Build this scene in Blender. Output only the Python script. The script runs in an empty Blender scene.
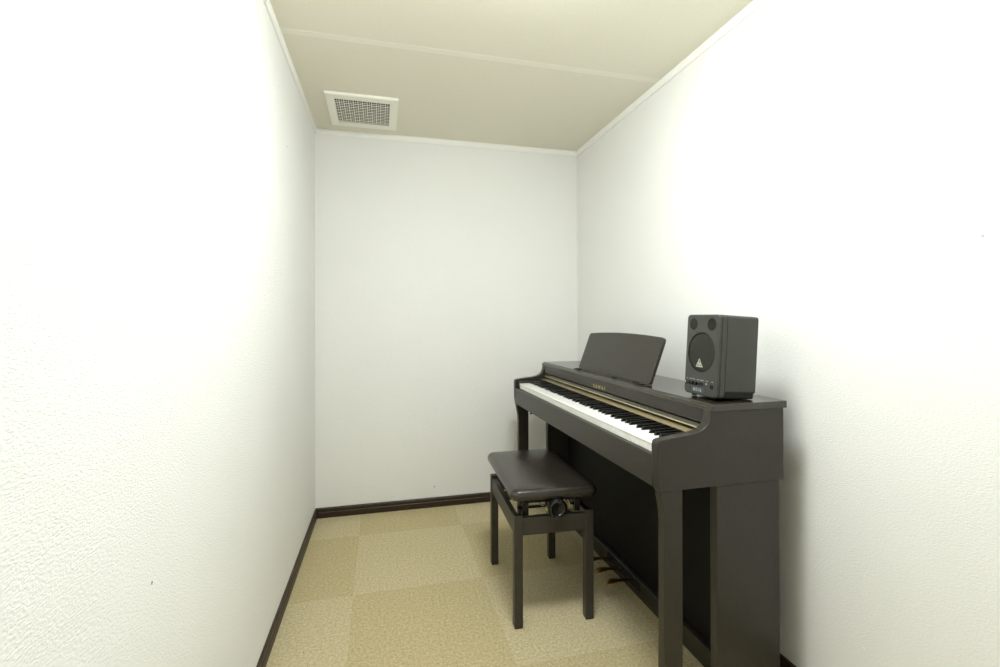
import bpy, bmesh, math, random
from mathutils import Vector, Matrix
random.seed(4)
S = bpy.context.scene
COL = S.collection
PI = math.pi

# ------------------------------------------------------------------ camera
FPX, YAW, CAMZ = 475.3, 0.2471, 1.0963
cd = bpy.data.cameras.new('camera'); cam = bpy.data.objects.new('camera', cd); COL.objects.link(cam)
cam.location = (0, 0, CAMZ)
cam.rotation_euler = (PI/2, 0.0019, -YAW)
cd.sensor_fit = 'HORIZONTAL'; cd.sensor_width = 36.0; cd.lens = 36.0*FPX/1000
cd.shift_y = -0.0155; cd.clip_start = 0.02; cd.clip_end = 50
S.camera = cam

# ------------------------------------------------------------------ world, lights, exposure
w = bpy.data.worlds.new('world'); S.world = w; w.use_nodes = True
w.node_tree.nodes['Background'].inputs[0].default_value = (0.9, 0.95, 1, 1)
w.node_tree.nodes['Background'].inputs[1].default_value = 0.3
LAMP = (0.40, 1.00)                # round ceiling lamp; its glowing dome (built below) is the light of the room
LAMP_STRENGTH = 47
S.view_settings.view_transform = 'Standard'; S.view_settings.look = 'None'
S.view_settings.gamma = 1; S.view_settings.use_curve_mapping = False
S.view_settings.exposure = 0.22

# ------------------------------------------------------------------ helpers
def lin(c):
    return tuple((x/255/12.92 if x/255 <= .04045 else ((x/255+.055)/1.055)**2.4) for x in c) + (1,)

class NT:
    def __init__(s, name):
        s.m = bpy.data.materials.new(name); s.m.use_nodes = True
        s.t = s.m.node_tree; s.b = s.t.nodes['Principled BSDF']
    def n(s, typ, **kw):
        nd = s.t.nodes.new(typ)
        for k, v in kw.items():
            if k.startswith('i_'): nd.inputs[k[2:].replace('_', ' ')].default_value = v
            else: setattr(nd, k, v)
        return nd
    def l(s, a, b): s.t.links.new(a, b)
    def math(s, op, a, b=None):
        nd = s.t.nodes.new('ShaderNodeMath'); nd.operation = op
        for i, v in enumerate((a, b)):
            if v is None: continue
            if isinstance(v, (int, float)): nd.inputs[i].default_value = v
            else: s.l(v, nd.inputs[i])
        return nd.outputs[0]
    def pos(s, scale=(1, 1, 1), rot=(0, 0, 0), obj=False):
        tc = s.t.nodes.new('ShaderNodeTexCoord'); mp = s.t.nodes.new('ShaderNodeMapping')
        mp.inputs['Scale'].default_value = scale; mp.inputs['Rotation'].default_value = rot
        s.l(tc.outputs['Object'], mp.inputs['Vector']); return mp.outputs[0]
    def noise(s, vec, scale, detail=2.0, rough=.5):
        nd = s.n('ShaderNodeTexNoise'); nd.inputs['Scale'].default_value = scale
        nd.inputs['Detail'].default_value = detail; nd.inputs['Roughness'].default_value = rough
        if vec is not None: s.l(vec, nd.inputs['Vector'])
        return nd.outputs['Fac']
    def ramp(s, fac, stops):
        nd = s.n('ShaderNodeValToRGB'); r = nd.color_ramp
        while len(r.elements) < len(stops): r.elements.new(.5)
        for e, (p, c) in zip(r.elements, stops): e.position = p; e.color = c
        s.l(fac, nd.inputs[0]); return nd.outputs[0]
    def bump(s, h, strength, dist):
        nd = s.n('ShaderNodeBump'); nd.inputs['Strength'].default_value = strength
        nd.inputs['Distance'].default_value = dist
        s.l(h, nd.inputs['Height']); s.l(nd.outputs[0], s.b.inputs['Normal'])
    def set(s, color=None, rough=.5, metal=0, spec=.5, coat=0):
        if color is not None: s.b.inputs['Base Color'].default_value = color
        s.b.inputs['Roughness'].default_value = rough; s.b.inputs['Metallic'].default_value = metal
        s.b.inputs['Specular IOR Level'].default_value = spec
        s.b.inputs['Coat Weight'].default_value = coat
        return s

def wallpaper(name, axis, marks=()):
    """white woven-relief vinyl wallpaper; axis = the in-plane horizontal axis"""
    k = NT(name); k.set(None, .62, 0, .3)
    v = k.pos()
    sep = k.n('ShaderNodeSeparateXYZ'); k.l(v, sep.inputs[0])
    a = sep.outputs[axis]; z = sep.outputs['Z']
    sc = (60, 150, 400) if axis == 'Y' else (150, 60, 400)     # short horizontal threads
    mp = k.n('ShaderNodeMapping'); mp.inputs['Scale'].default_value = sc; k.l(v, mp.inputs['Vector'])
    h = k.math('ADD', k.noise(mp.outputs[0], 1.0, 1.0), k.math('MULTIPLY', k.noise(v, 260, 2), .8))
    k.bump(h, .50, .0024)
    base = k.ramp(k.noise(v, 1.7, 3), [(.3, lin((242, 242, 238))), (.7, lin((245, 245, 241)))])
    out = base
    for (p, r, stretch, c) in marks:      # small scuffs and pin holes in the paper
        sub = k.n('ShaderNodeVectorMath', operation='SUBTRACT'); k.l(v, sub.inputs[0]); sub.inputs[1].default_value = p
        mul = k.n('ShaderNodeVectorMath', operation='MULTIPLY'); k.l(sub.outputs[0], mul.inputs[0]); mul.inputs[1].default_value = stretch
        ln = k.n('ShaderNodeVectorMath', operation='LENGTH'); k.l(mul.outputs[0], ln.inputs[0])
        f = k.math('LESS_THAN', ln.outputs['Value'], r)
        mx = k.n('ShaderNodeMixRGB'); k.l(f, mx.inputs[0]); k.l(out, mx.inputs[1]); mx.inputs[2].default_value = c
        out = mx.outputs[0]
    k.l(out, k.b.inputs['Base Color'])
    return k.m

M = {}
M['paper_back'] = wallpaper('wallpaper_back', 'X', [((.305, 2.775, .116), .0035, (1, 1, 1), lin((120, 110, 90)))])
M['paper_left'] = wallpaper('wallpaper_left', 'Y', [((-.37, .910, .656), .003, (0, 1, 1), lin((150, 140, 120))),
                                                    ((-.35, 2.03, 1.777), .004, (0, 1, 1), lin((170, 160, 140)))])
M['paper_right'] = wallpaper('wallpaper_right', 'Y', [((1.202, .954, .247), .0055, (0, 1.0, 2.2), lin((255, 255, 250))),
                                                      ((1.202, .705, 1.263), .003, (0, 1, 1), lin((190, 186, 175)))])
M['paper_front'] = wallpaper('wallpaper_front', 'X')

k = NT('ceiling_board'); k.set(None, .85, 0, .2); v = k.pos()
k.l(k.ramp(k.noise(v, 160, 3), [(.35, lin((234, 230, 212))), (.65, lin((239, 235, 218)))]), k.b.inputs['Base Color'])
k.bump(k.noise(v, 220, 3), .4, .0008); M['ceiling'] = k.m

k = NT('cream_plastic'); k.set(lin((250, 250, 243)), .4, 0, .4); M['trim'] = k.m
k = NT('joint_strip'); k.set(lin((243, 240, 224)), .6, 0, .3); M['joint'] = k.m

# carpet tiles laid in quarter turn
k = NT('carpet_tiles'); k.set(None, .95, 0, .1); v = k.pos()
sep = k.n('ShaderNodeSeparateXYZ'); k.l(v, sep.inputs[0])
ax = k.math('FLOOR', k.math('DIVIDE', k.math('ADD', sep.outputs['X'], .105 + 5.22), .522))
ay = k.math('FLOOR', k.math('DIVIDE', k.math('ADD', sep.outputs['Y'], -1.967 + 5.30), .530))
chk = k.math('MODULO', k.math('ADD', ax, ay), 2.0)
fib = k.noise(k.pos((1, 1, 1)), 105, 5, .9)
cA = k.ramp(fib, [(.32, lin((170, 153, 110))), (.5, lin((207, 193, 153))), (.68, lin((236, 225, 193)))])
cB = k.ramp(fib, [(.32, lin((164, 146, 101))), (.5, lin((199, 184, 141))), (.68, lin((228, 215, 178)))])
mx = k.n('ShaderNodeMixRGB'); k.l(chk, mx.inputs[0]); k.l(cA, mx.inputs[1]); k.l(cB, mx.inputs[2])
spk = k.math('GREATER_THAN', k.noise(v, 75, 0), .885)
mx2 = k.n('ShaderNodeMixRGB'); k.l(spk, mx2.inputs[0]); k.l(mx.outputs[0], mx2.inputs[1]); mx2.inputs[2].default_value = lin((150, 120, 75))
k.l(mx2.outputs[0], k.b.inputs['Base Color'])
k.bump(k.noise(v, 230, 4, .8), 1.0, .004); M['carpet'] = k.m

def wood(name, dark, light, rough, axis_scale, spec=.5):
    k = NT(name); k.set(None, rough, 0, spec); v = k.pos(axis_scale)
    f = k.noise(v, 6, 5, .65)
    k.l(k.ramp(f, [(.3, lin(dark)), (.7, lin(light))]), k.b.inputs['Base Color'])
    k.bump(f, .06, .001); return k.m
M['base'] = wood('dark_brown_skirting', (42, 29, 18), (54, 38, 24), .45, (3, 3, 40))
M['rosewood'] = wood('dark_rosewood_laminate', (40, 36, 29), (47, 43, 35), .36, (8, 3, 45))
M['lid_wood'] = wood('dark_rosewood_polished_lid', (40, 36, 29), (47, 43, 35), .15, (8, 3, 45), .8)
M['rosewood_v'] = wood('dark_rosewood_upright_grain', (40, 36, 29), (47, 43, 35), .40, (45, 45, 4))
M['bench_wood'] = wood('dark_bench_wood', (46, 41, 35), (54, 49, 43), .42, (40, 40, 4))
M['black_board'] = wood('black_kick_board', (13, 12, 10), (18, 16, 13), .6, (4, 4, 30), .2)

def plain(name, c, rough, metal=0, spec=.5, coat=0, b=None):
    k = NT(name); k.set(lin(c), rough, metal, spec, coat)
    if b: k.bump(k.noise(k.pos(), b[0], 3), b[1], b[2])
    M[name] = k.m; return k.m
plain('white_key', (246, 246, 240), .22, 0, .5)
plain('black_key', (9, 9, 9), .26, 0, .35)
plain('silver_strip', (98, 94, 82), .35, .3)
plain('gold_line', (205, 196, 160), .3, .5)
plain('tan_felt', (138, 126, 94), .5, 0)
plain('gold_letter', (190, 170, 112), .35, .4)
plain('brass', (150, 118, 60), .28, 1)
plain('dark_gap', (12, 12, 11), .7)
plain('rubber', (20, 20, 20), .7)
plain('leather', (43, 38, 33), .25, 0, .55, 0, (380, .25, .0006))
plain('black_plastic', (18, 18, 18), .13, 0, .5)
plain('black_metal', (28, 27, 25), .35, .4)
plain('steel', (190, 185, 165), .25, 1)
plain('speaker_grey', (60, 60, 56), .42, 0, .45, 0, (900, .12, .0003))
plain('speaker_dark', (22, 22, 21), .5)
plain('cone_grille', (36, 36, 30), .65, 0, .4)
plain('tweeter_black', (7, 7, 7), .05, 0, .6)
plain('light_print', (170, 176, 176), .5)
plain('plate_grey', (66, 78, 80), .35, 0)
plain('emblem_silver', (205, 203, 190), .3, .3)
plain('grille_cream', (252, 250, 238), .45)
plain('duct_dark', (58, 53, 36), .8)
plain('lamp_white', (240, 240, 235), .4)
k = NT('lamp_glow'); k.set(lin((250, 250, 240)), .5)
k.b.inputs['Emission Color'].default_value = (.942, .985, 1.0, 1); k.b.inputs['Emission Strength'].default_value = LAMP_STRENGTH
M['lamp_glow'] = k.m
k = NT('fill_glow'); k.set(lin((215, 220, 222)), .4)      # frosted pane whose glow is added as fill light from behind the camera
k.b.inputs['Emission Color'].default_value = (.95, .99, .97, 1); k.b.inputs['Emission Strength'].default_value = 0.4
M['fill_glow'] = k.m

def box(bm, x0, x1, y0, y1, z0, z1):
    vs = [bm.verts.new(p) for p in ((x0,y0,z0),(x1,y0,z0),(x1,y1,z0),(x0,y1,z0),(x0,y0,z1),(x1,y0,z1),(x1,y1,z1),(x0,y1,z1))]
    for f in ((3,2,1,0),(4,5,6,7),(0,1,5,4),(1,2,6,5),(2,3,7,6),(3,0,4,7)): bm.faces.new([vs[i] for i in f])
    return vs
def prism(bm, pts, a0, a1, plane='xz'):
    """polygon extruded: 'xz' along y, 'yz' along x, 'xy' along z"""
    def P(u, v, a): return {'xz': (u, a, v), 'yz': (a, u, v), 'xy': (u, v, a)}[plane]
    A = [bm.verts.new(P(u, v, a0)) for u, v in pts]; B = [bm.verts.new(P(u, v, a1)) for u, v in pts]
    n = len(pts)
    bm.faces.new(A); bm.faces.new(B[::-1])
    for i in range(n): bm.faces.new([A[i], B[i], B[(i+1) % n], A[(i+1) % n]])
    return A + B
def cyl(bm, c, r, h, axis='z', seg=24, r2=None):
    """cylinder centred on c, length h on the axis"""
    r2 = r if r2 is None else r2
    R = {'z': Matrix(), 'y': Matrix.Rotation(-PI/2, 4, 'X'), 'x': Matrix.Rotation(PI/2, 4, 'Y')}[axis]
    bmesh.ops.create_cone(bm, cap_ends=True, segments=seg, radius1=r, radius2=r2, depth=h, matrix=Matrix.Translation(c) @ R)
def lathe(bm, prof, c, axis, seg=40, closed=False):
    """prof: (radius, distance along the axis)"""
    rings = []
    for r, t in prof:
        ring = []
        for i in range(seg):
            a = 2*PI*i/seg; u, v = r*math.cos(a), r*math.sin(a)
            p = {'x': (t, u, v), 'y': (u, t, v), 'z': (u, v, t)}[axis]
            ring.append(bm.verts.new((c[0]+p[0], c[1]+p[1], c[2]+p[2])))
        rings.append(ring)
    for a, b in zip(rings, rings[1:]):
        for i in range(seg): bm.faces.new([a[i], a[(i+1) % seg], b[(i+1) % seg], b[i]])
    if closed:
        for i in range(seg): bm.faces.new([rings[-1][i], rings[-1][(i+1) % seg], rings[0][(i+1) % seg], rings[0][i]])
    else:
        if prof[0][0] > 1e-6: bm.faces.new(rings[0][::-1])
        if prof[-1][0] > 1e-6: bm.faces.new(rings[-1])
def tube(bm, pts, r, seg=10):
    for a, b in zip(pts, pts[1:]):
        a, b = Vector(a), Vector(b); d = b-a
        m = Matrix.Translation((a+b)/2) @ d.to_track_quat('Z', 'Y').to_matrix().to_4x4()
        bmesh.ops.create_cone(bm, cap_ends=True, segments=seg, radius1=r, radius2=r, depth=d.length, matrix=m)

def obj(name, bm, mat, parent=None, bevel=0, seg=2, smooth=False, angle=40):
    bmesh.ops.recalc_face_normals(bm, faces=bm.faces)
    me = bpy.data.meshes.new(name); bm.to_mesh(me); bm.free()
    me.materials.append(M[mat])
    o = bpy.data.objects.new(name, me); COL.objects.link(o)
    if parent: o.parent = parent
    if bevel:
        b = o.modifiers.new('bevel', 'BEVEL'); b.width = bevel; b.segments = seg; b.limit_method = 'ANGLE'; b.angle_limit = math.radians(30)
        b.harden_normals = False
    if smooth or bevel:
        for p in me.polygons: p.use_smooth = True
        try: me.set_sharp_from_angle(angle=math.radians(angle))
        except Exception: pass
        if bevel:
            wn = o.modifiers.new('wn', 'WEIGHTED_NORMAL'); wn.keep_sharp = True
    return o
def cut(o, cutter_bm):
    """subtract a closed shape from o for good"""
    bmesh.ops.recalc_face_normals(cutter_bm, faces=cutter_bm.faces)
    me = bpy.data.meshes.new('tmp'); cutter_bm.to_mesh(me); cutter_bm.free()
    c = bpy.data.objects.new('tmp', me); COL.objects.link(c)
    c.parent = o.parent
    m = o.modifiers.new('cut', 'BOOLEAN'); m.operation = 'DIFFERENCE'; m.object = c; m.solver = 'EXACT'
    dg = bpy.context.evaluated_depsgraph_get(); dg.update()
    new = bpy.data.meshes.new_from_object(o.evaluated_get(dg))
    o.modifiers.clear(); o.data = new
    bpy.data.objects.remove(c)
    for p in new.polygons: p.use_smooth = True
    try: new.set_sharp_from_angle(angle=math.radians(30))
    except Exception: pass
def empty(name, loc, label, cat, rz=0, group=None):
    o = bpy.data.objects.new(name, None); COL.objects.link(o); o.location = loc; o.rotation_euler = (0, 0, rz)
    o.empty_display_size = .1
    o['label'] = label; o['category'] = cat
    if group: o['group'] = group
    return o
def struct(name, bm, mat, bevel=0, label=None):
    o = obj(name, bm, mat, None, bevel); o['kind'] = 'structure'
    if label: o['label'] = label
    return o
def new(): return bmesh.new()
def text_mesh(name, s, size, mat, parent, M4, depth=.0004, xs=1.0, bold=0.0):
    cu = bpy.data.curves.new('txt', 'FONT'); cu.body = s; cu.size = size; cu.extrude = depth; cu.align_x = 'CENTER'
    cu.offset = bold
    cu.space_character = xs
    t = bpy.data.objects.new('txt', cu); COL.objects.link(t)
    dg = bpy.context.evaluated_depsgraph_get(); dg.update()
    me = bpy.data.meshes.new_from_object(t.evaluated_get(dg)); bpy.data.objects.remove(t)
    me.name = name; me.transform(M4); me.materials.clear(); me.materials.append(M[mat])
    o = bpy.data.objects.new(name, me); COL.objects.link(o); o.parent = parent
    return o

# ------------------------------------------------------------------ the room
XR, YB, YF, H = 1.202, 2.775, -0.75, 2.138
def XLy(y): return -0.346 - 0.0126*(YB - y)          # the left wall runs very slightly out of square
T = .12
bm = new(); box(bm, XLy(YF)-T, XR+T, YF-T, YB+T, -.1, 0); struct('floor', bm, 'carpet', label='beige carpet tiles laid in alternating pile directions')
bm = new(); box(bm, XLy(YF)-T, XR+T, YF-T, YB+T, H, H+.1); struct('ceiling', bm, 'ceiling', label='beige ceiling boards')
bm = new(); box(bm, XLy(YB)-T, XR+T, YB, YB+T, 0, H); struct('wall_back', bm, 'paper_back', label='white textured wall at the far end')
bm = new(); box(bm, XR, XR+T, YF, YB, 0, H); struct('wall_right', bm, 'paper_right', label='white textured wall behind the piano')
bm = new(); prism(bm, [(XLy(YF), YF), (XLy(YB), YB), (XLy(YB)-T, YB), (XLy(YF)-T, YF)], 0, H, 'xy'); struct('wall_left', bm, 'paper_left', label='bare white textured wall on the left')
bm = new(); box(bm, XLy(YF)-T, XR+T, YF-T, YF, 0, H); struct('wall_front', bm, 'paper_front', label='white textured wall behind the viewer')

# unseen door with a glowing glass panel, added as fill light, in the wall behind the viewer
bm = new()
prism(bm, [(.02, 0), (.07, 0), (.07, 1.99), (.77, 1.99), (.77, 0), (.82, 0), (.82, 2.04), (.02, 2.04)], YF, YF+.02, 'xz'); struct('trim_6', bm, 'base', .002, 'dark brown frame of the unseen added door')
bm = new()
for a in ((.07, .15, 0, 1.99), (.69, .77, 0, 1.99), (.15, .69, 0, .36), (.15, .69, 1.93, 1.99)): box(bm, a[0], a[1], YF+.001, YF+.018, a[2], a[3])
dr = struct('door_1', bm, 'lamp_white', 0, 'unseen white door added to hold a glowing fill light panel')
bm = new(); box(bm, .15, .69, YF+.004, YF+.010, .36, 1.93); obj('fill_pane', bm, 'fill_glow', dr)
bm = new(); tube(bm, [(.115, YF+.018, 1.0), (.115, YF+.055, 1.0), (.215, YF+.055, 1.0)], .008, 12); obj('door_handle', bm, 'steel', dr, smooth=True)
# skirting boards: a plain lower band and a slimmer upper band with a groove
def skirt(name, p0, p1, inward, ext=0):
    d = Vector((p1[0]-p0[0], p1[1]-p0[1], 0)); L = d.length; d.normalize(); n = Vector(inward).normalized()
    prof = [(0, 0), (.0095, 0), (.0095, .030), (.0075, .0325), (.0075, .0345), (.0090, .0365), (.0090, .0500), (.0065, .0545), (0, .0550)]
    bm = new(); A, B = [], []
    for t, z in prof:
        A.append(bm.verts.new((p0[0]+n.x*t, p0[1]+n.y*t, z))); B.append(bm.verts.new((p1[0]+n.x*t, p1[1]+n.y*t, z)))
    bm.faces.new(A); bm.faces.new(B[::-1])
    for i in range(len(prof)): j = (i+1) % len(prof); bm.faces.new([A[i], B[i], B[j], A[j]])
    return struct(name, bm, 'base', label='dark brown skirting board')
skirt('baseboard_back', (XLy(YB), YB), (XR, YB), (0, -1, 0))
skirt('baseboard_left', (XLy(YF), YF), (XLy(YB), YB), (1, .0126, 0))
skirt('baseboard_right', (XR, YF), (XR, YB), (-1, 0, 0))
# slim cove moulding under the ceiling
def crown(name, p0, p1, inward):
    n = Vector(inward).normalized(); prof = [(0, H-.029), (.006, H-.029), (.0075, H-.026), (.0075, H-.008), (.011, H-.004), (.011, H), (0, H)]
    bm = new(); A, B = [], []
    for t, z in prof:
        A.append(bm.verts.new((p0[0]+n.x*t, p0[1]+n.y*t, z))); B.append(bm.verts.new((p1[0]+n.x*t, p1[1]+n.y*t, z)))
    bm.faces.new(A); bm.faces.new(B[::-1])
    for i in range(len(prof)): j = (i+1) % len(prof); bm.faces.new([A[i], B[i], B[j], A[j]])
    return struct(name, bm, 'trim', label='slim cream moulding under the ceiling')
crown('trim_1', (XLy(YB), YB), (XR, YB), (0, -1, 0))
crown('trim_2', (XLy(YF), YF), (XLy(YB), YB), (1, .0126, 0))
crown('trim_3', (XR, YF), (XR, YB), (-1, 0, 0))
bm = new(); prism(bm, [(1.840, H), (1.842, H-.0007), (1.874, H-.0007), (1.876, H)], XLy(1.85)+.011, XR-.011, 'yz')
struct('trim_4', bm, 'joint', label='slim cream strip covering the joint of the ceiling boards')
bm = new(); prism(bm, [(.932, H), (.934, H-.0007), (.966, H-.0007), (.968, H)], XLy(.95)+.011, XR-.011, 'yz')
o = struct('trim_5', bm, 'joint', label='second joint strip of the ceiling boards')

# ------------------------------------------------------------------ ventilation grille
vt = empty('ventilation_grille', (-.080, 2.488, H), 'square cream ventilation grille with an egg crate mesh set in the ceiling', 'ventilation grille')
hx, hy, ix, iy = .167, .187, .128, .134
bm = new(); t = .012
outer = [(-hx, -hy), (hx, -hy), (hx, hy), (-hx, hy)]; inner = [(-ix, -iy), (ix, -iy), (ix, iy), (-ix, iy)]
lipo = [(x*.985, y*.985) for x, y in outer]
def ring(pts, z): return [bm.verts.new((x, y, z)) for x, y in pts]
rs = [ring(outer, 0), ring(outer, -.0095), ring(lipo, -t), ring(inner, -t+.002), ring(inner, 0)]
for a, b in zip(rs, rs[1:]+[rs[0]]):
    for i in range(4): bm.faces.new([a[i], a[(i+1) % 4], b[(i+1) % 4], b[i]])
obj('frame', bm, 'grille_cream', vt)
bm = new()
nx, ny = 24, 14
for i in range(1, nx):
    x = -ix + 2*ix*i/nx; wd = .0016 if i % 2 else .0034
    box(bm, x-wd/2, x+wd/2, -iy, iy, -.0108, -.0094)
for j in range(1, ny):
    y = -iy + 2*iy*j/ny; wd = .0048 if j % 2 == 0 else .0020
    box(bm, -ix, ix, y-wd/2, y+wd/2, -.0110, -.0092)
obj('mesh', bm, 'grille_cream', vt)
bm = new(); box(bm, -ix, ix, -iy, iy, -.0012, -.0002); obj('backing', bm, 'duct_dark', vt)

# ------------------------------------------------------------------ ceiling lamp (above the doorway side of the room)
lp = empty('ceiling_lamp', (LAMP[0], LAMP[1], H), 'round white ceiling lamp with a shallow diffuser nearer the viewer', 'ceiling lamp')
bm = new(); lathe(bm, [(.220, 0), (.220, -.006), (.0001, -.006)], (0, 0, 0), 'z', 48); obj('housing', bm, 'lamp_white', lp, smooth=True)
bm = new(); lathe(bm, [(.208, -.006), (.210, -.026), (.206, -.040), (.195, -.054), (.172, -.068), (.135, -.079), (.08, -.086), (.0001, -.089)], (0, 0, 0), 'z', 48); obj('diffuser', bm, 'lamp_glow', lp, smooth=True)

# ------------------------------------------------------------------ digital piano
PX, PY = 1.1123, 1.1077            # back, near end
YE = PY + 1.36
pn = empty('digital_piano', (.91, PY+.68, 0), 'dark rosewood upright digital piano with an open keyboard against the right wall', 'piano')
pn.rotation_euler = (-.0034, 0, .006)      # the piano stands a touch out of line with the wall, far end settled into the carpet
pn.location = (.906, PY+.68, -.0023)
ORG = Vector((.91, PY+.68, 0))
def pobj(name, bm, mat, parent=None, **kw):
    """builds with world coordinates, stored relative to the piano's base point"""
    bmesh.ops.translate(bm, verts=bm.verts, vec=-ORG)
    return obj(name, bm, mat, parent or pn, **kw)
PX = 1.110
prof = [(.7125, .637), (.7100, .655), (.7075, .680), (.7065, .720), (.7060, .755), (.7072, .7645), (.7110, .7705), (.7180, .7730), (.764, .7785), (.805, .7825), (.832, .7880),
        (.850, .7965), (.861, .808), (.867, .824), (.869, .8405), (PX, .8405), (PX, .637)]
for s, (a, b) in enumerate(((PY, PY+.030), (YE-.030, YE))):
    bm = new(); prism(bm, prof, a, b); pobj('side_cheek', bm, 'rosewood', bevel=.0018)
bm = new(); box(bm, .7235, .868, YE-.0705, YE-.030, .66, .7655); pobj('key_block', bm, 'rosewood', bevel=.001)
bm = new(); box(bm, .7235, .868, PY+.030, PY+.043, .66, .7655); pobj('key_block', bm, 'rosewood', bevel=.001)
# lid with a stepped front edge
bm = new(); prism(bm, [(.8700, .8405), (.8690, .8440), (.8690, .8505), (.8720, .8545), (.8770, .8560), (.8790, .8600), (1.1185, .8600), (1.1185, .8405)], PY-.0035, YE+.0035)
pobj('lid', bm, 'lid_wood', bevel=.0012)
# upright name panel under the lid edge, a slot, then the strips behind the keys
bm = new(); prism(bm, [(.8715, .8405), (.8710, .8370), (.8705, .8045), (.8720, .8030), (.905, .8030), (.905, .8405)], PY+.030, YE-.030)
pobj('name_panel', bm, 'rosewood')
bm = new(); box(bm, .892, .905, PY+.030, YE-.030, .7960, .8030); pobj('slot', bm, 'dark_gap')
bm = new(); prism(bm, [(.8800, .7965), (.8775, .7960), (.8750, .7860), (.8750, .7810), (.905, .7810), (.905, .7965)], PY+.030, YE-.030); pobj('control_strip', bm, 'silver_strip')
bm = new(); prism(bm, [(.8750, .7858), (.8735, .7855), (.8728, .7838), (.8735, .7820), (.8750, .7815)], PY+.030, YE-.030); pobj('gold_edging', bm, 'gold_line')
bm = new(); prism(bm, [(.8990, .7735), (.8540, .7705), (.8525, .7690), (.8525, .7680), (.8990, .7680)], PY+.030, YE-.030); pobj('felt_strip', bm, 'tan_felt')
bm = new(); box(bm, .899, .905, PY+.030, YE-.030, .7400, .7960); pobj('keybed_cover', bm, 'dark_gap')
# key slip below the keys and the box behind it
bm = new(); prism(bm, [(.7150, .6400), (.7085, .6440), (.7078, .7240), (.7095, .7285), (.7150, .7295), (.7340, .7295), (.7340, .6400)], PY+.030, YE-.030)
pobj('key_slip', bm, 'rosewood', bevel=.001)
bm = new(); box(bm, .734, 1.10, PY+.030, YE-.030, .6375, .7290); pobj('key_bed', bm, 'black_board')
bm = new(); box(bm, 1.092, 1.105, PY+.030, YE-.030, .7340, .8405); pobj('rear_panel', bm, 'black_board')
# keyboard: 52 white and 36 black keys, lowest note at the far end
Y0, PT = 2.3955, .023925
names = 'ABCDEFG'
for i in range(52):
    b = Y0 - i*PT; a = b - PT + .0009
    bm = new(); prism(bm, [(.7200, .7300), (.7200, .7500), (.7182, .7512), (.7178, .7550), (.7192, .7565), (.870, .7565), (.870, .7300)], a, b)
    pobj('white_key', bm, 'white_key', bevel=.0006, seg=1)
off = {'A': .0020, 'C': -.0025, 'D': .0025, 'F': -.0030, 'G': 0}
for i in range(51):
    nme = names[i % 7]
    if nme in 'BE': continue
    c = Y0 - (i+1)*PT - off[nme]
    bm = new(); x0, x1, wb, wt = .7690, .870, .0056, .0046
    vs = [bm.verts.new(p) for p in ((x0, c-wb, .7550), (x1, c-wb, .7550), (x1, c+wb, .7550), (x0, c+wb, .7550),
                                    (x0+.006, c-wt, .7664), (x1, c-wt, .7678), (x1, c+wt, .7678), (x0+.006, c+wt, .7664))]
    for f in ((3,2,1,0),(4,5,6,7),(0,1,5,4),(1,2,6,5),(2,3,7,6),(3,0,4,7)): bm.faces.new([vs[q] for q in f])
    pobj('black_key', bm, 'black_key', bevel=.0016, seg=2)
# maker's name on the panel
nd = Vector((-.0005, 0, -.033)).normalized()          # down the panel
up = -nd; right = Vector((0, -1, 0)); nrm = right.cross(up)
R4 = Matrix((( right.x, up.x, nrm.x, .8706), (right.y, up.y, nrm.y, 1.782), (right.z, up.z, nrm.z, .8095), (0, 0, 0, 1)))
R4 = Matrix.Translation(-ORG) @ R4
t = text_mesh('maker_name', 'KAWAI', .0185, 'gold_letter', pn, R4, .0006, 2.2, .0009)
t['label'] = 'gold lettering'
# headphone hook under the slip
bm = new(); cyl(bm, (.722, 2.215, .636), .005, .010, 'z', 16); cyl(bm, (.720, 2.215, .6315), .007, .003, 'z', 16); pobj('headphone_hook', bm, 'black_metal', smooth=True)
# front legs: flare forward under the cheek
lprof = [(.7150, .637), (.7165, .620), (.7205, .600), (.7245, .575), (.7255, .550), (.7245, .300), (.7215, .030), (.7800, .030), (.7810, .637)]
for a, b in ((PY+.001, PY+.029), (YE-.029, YE-.001)):
    bm = new(); prism(bm, lprof, a, b); pobj('front_leg', bm, 'rosewood_v', bevel=.002)
    bm = new(); box(bm, .8880, 1.0960, a, b, .030, .637); pobj('side_panel', bm, 'rosewood_v', bevel=.002)
    bm = new(); box(bm, .7150, 1.0980, a-.0, b+.0, 0, .030); pobj('foot', bm, 'rosewood', bevel=.003)
bm = new(); box(bm, 1.008, 1.026, PY+.029, YE-.029, .070, .637); pobj('back_panel', bm, 'black_board', bevel=.001)
bm = new(); box(bm, .980, 1.008, PY+.029, YE-.029, .004, .0725); pobj('bottom_rail', bm, 'rosewood', bevel=.003)
# pedals
for y in (1.702, 1.792, 1.880):
    bm = new()
    path = [(.985, .0, .056, .009), (.950, 0, .060, .0085), (.925, 0, .063, .0085), (.905, 0, .066, .0120), (.890, 0, .066, .0180), (.876, 0, .064, .0205), (.864, 0, .060, .0180), (.856, 0, .054, .0100)]
    prev = None
    for x, _, z, hw in path:
        th = .0045 if x > .87 else .0035
        rg = [bm.verts.new((x, y-hw, z-th*.2)), bm.verts.new((x, y-hw*.6, z+th)), bm.verts.new((x, y+hw*.6, z+th)), bm.verts.new((x, y+hw, z-th*.2)), bm.verts.new((x, y+hw*.6, z-th)), bm.verts.new((x, y-hw*.6, z-th))]
        if prev:
            for q in range(6): bm.faces.new([prev[q], prev[(q+1) % 6], rg[(q+1) % 6], rg[q]])
        else: bm.faces.new(rg)
        prev = rg
    bm.faces.new(prev[::-1])
    o = pobj('pedal', bm, 'brass', smooth=True, angle=80); sd = o.modifiers.new('s', 'SUBSURF'); sd.levels = sd.render_levels = 2
    o['label'] = 'brass pedal'
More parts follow.
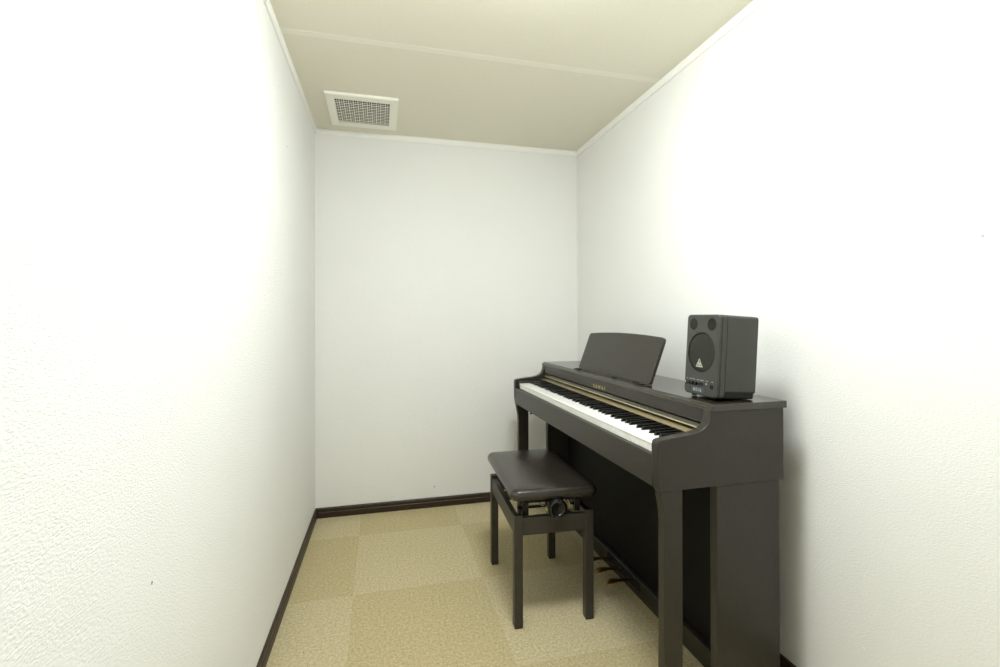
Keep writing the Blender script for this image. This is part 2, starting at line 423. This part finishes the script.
bm = new(); box(bm, .9785, .9805, 1.655, 1.925, .030, .068); pobj('pedal_plate', bm, 'dark_gap')
# music rest: a leaning board with an arched top
rest = bpy.data.objects.new('music_rest', None)
bm = new(); W, Hh = .297, .1725
pts = [(-W+.004, 0), (W-.004, 0), (W, .004), (W, Hh-.016), (W-.003, Hh-.007), (W-.010, Hh-.002)]
N = 20
for i in range(1, N): u = 1-2*i/N; pts.append((u*(W-.010), Hh-.002+.009*(1-u*u)))
pts += [(-W+.010, Hh-.002), (-W+.003, Hh-.007), (-W, Hh-.016), (-W, .004)]
prism(bm, pts, 0, .012, 'yz')
Rm = Matrix.Translation(Vector((.8985, 1.752, .8690))) @ Matrix.Rotation(math.radians(20.5), 4, 'Y')
bmesh.ops.transform(bm, matrix=Rm, verts=bm.verts)
mr = pobj('music_rest', bm, 'rosewood', bevel=.0015)
bm = new(); box(bm, .8800, .9080, 1.452, 2.066, .8600, .8648); lg = pobj('rest_ledge', bm, 'rosewood', bevel=.0015)
for y, l in ((2.015, .040), (1.680, .022), (1.500, .062)):
    bm = new(); box(bm, .8770, .8930, y-l/2, y+l/2, .8648, .8690); pobj('felt_pad', bm, 'rubber', bevel=.001)
for y in (1.72,):
    bm = new(); tube(bm, [(.946, y, .985), (1.005, y, .8620)], .004); box(bm, .995, 1.015, y-.012, y+.012, .860, .864); pobj('rest_stay', bm, 'black_metal')

# ------------------------------------------------------------------ piano bench
BZ = -0.0470
bn = empty('piano_bench', (.6155, 1.8385, 0), 'low dark piano bench with a brown leather seat and round height knob', 'bench', BZ)
fx, fy, lw = .148, .238, .031
for sx in (-1, 1):
    for sy in (-1, 1):
        bm = new(); x0 = sx*fx; y0 = sy*fy
        box(bm, min(x0, x0-sx*lw), max(x0, x0-sx*lw), min(y0, y0-sy*lw), max(y0, y0-sy*lw), .004, .3965)
        lg = obj('leg', bm, 'bench_wood', bn, bevel=.0018)
        bm = new(); box(bm, min(x0, x0-sx*lw)+.002, max(x0, x0-sx*lw)-.002, min(y0, y0-sy*lw)+.002, max(y0, y0-sy*lw)-.002, 0, .004)
        g = obj('foot_pad', bm, 'rubber', lg)
for s in (-1, 1):
    bm = new(); a = s*(fy-.003); box(bm, -fx+lw, fx-lw, min(a, a-s*.020), max(a, a-s*.020), .3265, .3870); obj('rail', bm, 'bench_wood', bn, bevel=.0012)
    bm = new(); a = s*(fx-.003); box(bm, min(a, a-s*.020), max(a, a-s*.020), -fy+lw, fy-lw, .3265, .3870); obj('rail', bm, 'bench_wood', bn, bevel=.0012)
# cushion: pillowed box
def cushion(hx, hy, z0, z1, r=.030, crown=.007):
    bm = new(); n = 9; L = []
    prof = [(-.012, z0), (-.004, z0+.002), (0, z0+.008), (.0015, z0+.018), (0, z1-.016), (-.004, z1-.008), (-.010, z1-.003), (-.020, z1)]
    rings = []
    for ins, z in prof:
        ring = []
        for qx, qy, a0 in ((1, 1, 0), (-1, 1, PI/2), (-1, -1, PI), (1, -1, 3*PI/2)):
            for i in range(n):
                a = a0 + PI/2*i/(n-1); rr = r + min(ins, 0)*.6
                cx, cy = qx*(hx+ins-rr), qy*(hy+ins-rr)
                ring.append(bm.verts.new((cx+rr*math.cos(a), cy+rr*math.sin(a), z)))
        rings.append(ring)
    m = len(rings[0])
    for k_ in range(1, 5):     # inner rings of the top, crowned
        f = 1-k_/5; base = rings[7] if k_ == 1 else base
        ring = []
        for vtx in base: ring.append(bm.verts.new((vtx.co.x*f, vtx.co.y*f, z1+crown*(1-f*f))))
        rings.append(ring)
    for a, b in zip(rings, rings[1:]):
        for i in range(m): bm.faces.new([a[i], a[(i+1) % m], b[(i+1) % m], b[i]])
    bm.faces.new(rings[-1]); bm.faces.new(rings[0][::-1])
    return bm
bm = cushion(.160, .257, .453, .493)
seat = obj('seat_cushion', bm, 'leather', bn, smooth=True, angle=80)
seat['label'] = 'dark brown leather seat'
bm = new(); box(bm, -.135, .135, -.225, .225, .446, .453); obj('seat_board', bm, 'black_board', bn, bevel=.001)
bm = new()
for s in (-1, 1): box(bm, s*.112-.011, s*.112+.011, -.215, .215, .437, .446)
obj('seat_runner', bm, 'black_metal', bn, bevel=.001)
# lifting gear: threaded spindle with knobs, crossbars, scissor arms
bm = new(); cyl(bm, (0, 0, .427), .0045, .44, 'y', 14); o = obj('spindle', bm, 'steel', bn, smooth=True); o['label'] = 'bright steel spindle'
for s in (-1, 1):
    bm = new(); lathe(bm, [(.010, 0), (.010, -.010), (.027, -.012), (.0320, -.016), (.0340, -.021), (.0340, -.034), (.0315, -.0395), (.0255, -.0420), (.0228, -.0410), (.0210, -.0385), (.0001, -.0376)], (0, 0, 0), 'y', 36)
    if s > 0: bmesh.ops.rotate(bm, verts=bm.verts, matrix=Matrix.Rotation(PI, 3, 'Z'))
    bmesh.ops.translate(bm, verts=bm.verts, vec=(.002, s*.232, .4255))
    kb = obj('height_knob', bm, 'black_plastic', bn, smooth=True); kb['label'] = 'glossy black knob'
for s in (-1, 1):
    bm = new(); box(bm, -.108, .108, s*.190-.005, s*.190+.005, .424, .430); obj('crossbar', bm, 'black_metal', bn)
    for sx in (-1, 1):
        bm = new()
        # broad link plate from the rail up to the seat runner
        tube(bm, [(sx*.098, s*.150, .398), (sx*.098, s*.205, .432)], .004)
        box(bm, sx*.098-.011, sx*.098+.011, s*.200-.003, s*.200+.003, .385, .432)
        obj('scissor_arm', bm, 'black_metal', bn, bevel=.0008)
        for yy in (.140, .070):
            bm = new(); cyl(bm, (sx*.126, s*yy, .4215), .004, .010, 'x', 12)
            o = obj('bolt', bm, 'steel', bn, smooth=True); o['label'] = 'bright steel bolt'
    bm = new(); box(bm, -.117, .117, s*.160-.004, s*.160+.004, .392, .400); obj('support_bar', bm, 'black_metal', bn)
    # V shaped steel bracket beside the knob
    bm = new(); tube(bm, [(.045, s*.205, .432), (.072, s*.205, .398), (.060, s*.205, .432)], .0042); box(bm, .062, .078, s*.205-.002, s*.205+.002, .393, .412)
    o = obj('bracket', bm, 'steel', bn); o['label'] = 'bare steel bracket'
    bm = new(); box(bm, -.028, -.020, s*.212-.002, s*.212+.002, .396, .430); o = obj('bracket', bm, 'steel', bn); o['label'] = 'bare steel bracket'
bm = new(); tube(bm, [(-.058, -.190, .434), (-.050, -.190, .424), (-.030, -.200, .412)], .0020); o = obj('spring', bm, 'steel', bn, smooth=True)
o['label'] = 'bright steel spring'

# ------------------------------------------------------------------ studio speaker
SW, SH, SD, SA, ST = .142, .237, .133, .0172, .0608
# local axes: -X front, Y to the far side, Z up ; origin at the rear bottom edge, tipped back
sp = empty('studio_speaker', (1.0400, 1.2116, .8608), 'small charcoal powered studio speaker standing on the piano lid', 'speaker', SA)
sp.rotation_mode = 'XYZ'; sp.rotation_euler = (0, ST, SA)
def rrect(hw, z0, z1, r, n=5):
    pts = []
    for cx, cz, a0 in ((hw-r, z1-r, 0), (-hw+r, z1-r, PI/2), (-hw+r, z0+r, PI), (hw-r, z0+r, 3*PI/2)):
        for i in range(n+1): a = a0+PI/2*i/n; pts.append((cx+r*math.cos(a), cz+r*math.sin(a)))
    return pts
bm = new(); prism(bm, rrect(SW/2, .015, SH, .009), -SD+.0265, 0, 'yz'); obj('cabinet', bm, 'speaker_grey', sp, bevel=.003, seg=3)
bm = new(); prism(bm, rrect(SW/2-.004, .0, .03, .006), -SD+.0265, -.004, 'yz'); obj('base', bm, 'rubber', sp, bevel=.002)
bm = new(); prism(bm, rrect(SW/2-.0016, .0016, SH-.0016, .009), -SD+.0080, -SD+.0280, 'yz'); obj('seam', bm, 'speaker_dark', sp)
bm = new(); prism(bm, rrect(SW/2, 0, SH, .010), -SD+.0105, -SD+.0250, 'yz'); obj('collar', bm, 'speaker_grey', sp, bevel=.0010)
bm = new(); prism(bm, rrect(SW/2, 0, SH, .013, 6), -SD, -SD+.0095, 'yz')
bf = obj('baffle', bm, 'speaker_grey', sp)
bf_b = bf.modifiers.new('bevel', 'BEVEL'); bf_b.width = .0036; bf_b.segments = 4; bf_b.limit_method = 'ANGLE'; bf_b.angle_limit = math.radians(50)
tz, wz, wr = .2085, .1255, .0590
cb = new()
for y in (-.0390, .0400): cyl(cb, (-SD+.001, y, tz), .0178, .013, 'x', 40, .0178)
cyl(cb, (-SD+.0005, .001, wz), wr, .007, 'x', 64)
cut(bf, cb)
for y, nm in ((.0400, 'tweeter'), (-.0390, 'bass_port')):
    bm = new()
    if nm == 'tweeter': pr_ = [(.0178, -.0004), (.0173, .0003), (.0155, .0022), (.0135, .0047), (.0115, .0072), (.0090, .0060), (.0060, .0045), (.0030, .0038), (.0001, .0036)]
    else: pr_ = [(.0178, -.0004), (.0173, .0003), (.0155, .0022), (.0135, .0047), (.0122, .0070), (.0001, .0074)]
    lathe(bm, pr_, (-SD+.0004, y, tz), 'x', 40); 
    obj(nm, bm, 'tweeter_black', sp, smooth=True, angle=60)
bm = new(); lathe(bm, [(.0001, -.0006), (.030, .0), (.050, .0009), (.0555, .0020), (.0570, .0034), (.0001, .0036)], (-SD, .001, wz), 'x', 64); obj('woofer_grille', bm, 'cone_grille', sp, smooth=True, angle=50)
bm = new(); lathe(bm, [(.0572, .0030), (.0576, .0002), (.0590, .0000), (.0590, .0030)], (-SD+.0002, .001, wz), 'x', 64, True); obj('woofer_rim', bm, 'speaker_dark', sp, smooth=True)
# triangular emblem with a round ear-like figure
ez, ey = .0905, .006
bm = new()
def tri(bm, cy, cz, r, x0, x1):
    p = [(cy + r*math.cos(a), cz + r*math.sin(a)) for a in (PI/2, PI/2+2*PI/3, PI/2+4*PI/3)]
    prism(bm, p, x0, x1, 'yz')
tri(bm, ey, ez, .0165, -SD-.0012, -SD+.0010)
em = obj('emblem', bm, 'emblem_silver', sp)
cb = new()
tri(cb, ey, ez, .0132, -SD-.004, -SD+.004); cut(em, cb)
bm = new()
for (yy, zz, r1, r2) in ((ey, ez+.001, .0050, .0038), (ey, ez+.001, .0020, .0008)):
    lathe(bm, [(r1, -.0012), (r2, -.0012), (r2, .0004), (r1, .0004)], (-SD, yy, zz), 'x', 24, True)
for s in (-1, 1): tube(bm, [(-SD-.0004, ey, ez-.004), (-SD-.0004, ey+s*.008, ez-.0068)], .0009, 6)
o = obj('emblem', bm, 'emblem_silver', sp)
# control row
for f, r, kind in ((.065, .0058, 'p'), (.185, .0052, 'k'), (.295, .0052, 'k'), (.41, .0052, 'k'), (.54, .0048, 's'), (.86, .0058, 'j')):
    y = SW/2 - f*SW; z = .0330 if kind != 'j' else .0300
    bm = new()
    if kind == 'p': cyl(bm, (-SD-.002, y, z), r*.8, .006, 'x', 20); o = obj('power_button', bm, 'steel', sp, bevel=.0006); o['label'] = 'silver button'
    elif kind == 'k': cyl(bm, (-SD-.004, y, z), r, .010, 'x', 20, r*.85); obj('control_knob', bm, 'black_plastic', sp, bevel=.0005)
    elif kind == 's': box(bm, -SD-.003, -SD+.002, y-.0085, y+.0085, z-.0035, z+.0035); obj('input_socket', bm, 'black_plastic', sp, bevel=.0008)
    else: lathe(bm, [(r, 0), (r, -.0022), (r*.55, -.0022), (r*.5, .001), (.0001, .001)], (-SD, y, z), 'x', 24); obj('headphone_socket', bm, 'black_plastic', sp, smooth=True)
bm = new(); cyl(bm, (-SD-.0006, SW/2-.70*SW, .0360), .0022, .002, 'x', 12); o = obj('indicator_lamp', bm, 'light_print', sp)
bm = new()
for f, l in ((.10, .007), (.21, .010), (.31, .012), (.44, .010), (.56, .016), (.71, .008), (.87, .007)):
    y = SW/2 - f*SW; box(bm, -SD-.0003, -SD+.0002, y-l/2, y+l/2, .0435, .0452)
obj('printed_marks', bm, 'light_print', sp)
bm = new(); box(bm, -SD-.0006, -SD+.0004, SW/2-.62*SW, SW/2-.24*SW, .0075, .0235); pl = obj('name_plate', bm, 'plate_grey', sp)
R4 = Matrix(((0, 0, -1, -SD-.0008), (-1, 0, 0, SW/2-.43*SW), (0, 1, 0, .0105), (0, 0, 0, 1)))
t = text_mesh('lettering', 'MS16', .0145, 'light_print', pl, R4, .0002, 1.2, .0002)
# rubber feet: the front pair is tall, which tips the speaker back
for y in (-.030, .050):
    bm = new(); cyl(bm, (-SD+.022, y, -.0032), .0075, .0066, 'z', 20, .0085); obj('foot', bm, 'rubber', sp, smooth=True)

# ------------------------------------------------------------------ wall outlet seen under the piano by the far leg
ot = empty('cable_cover', (.975, YB, .285), 'small white outlet cover low on the far wall behind the piano leg', 'outlet')
bm = new(); box(bm, -.024, .024, -.008, 0, -.055, .019); obj('plate', bm, 'trim', ot, bevel=.003)
bm = new(); box(bm, -.018, .018, -.013, -.008, -.040, -.005); obj('socket', bm, 'trim', ot, bevel=.002)
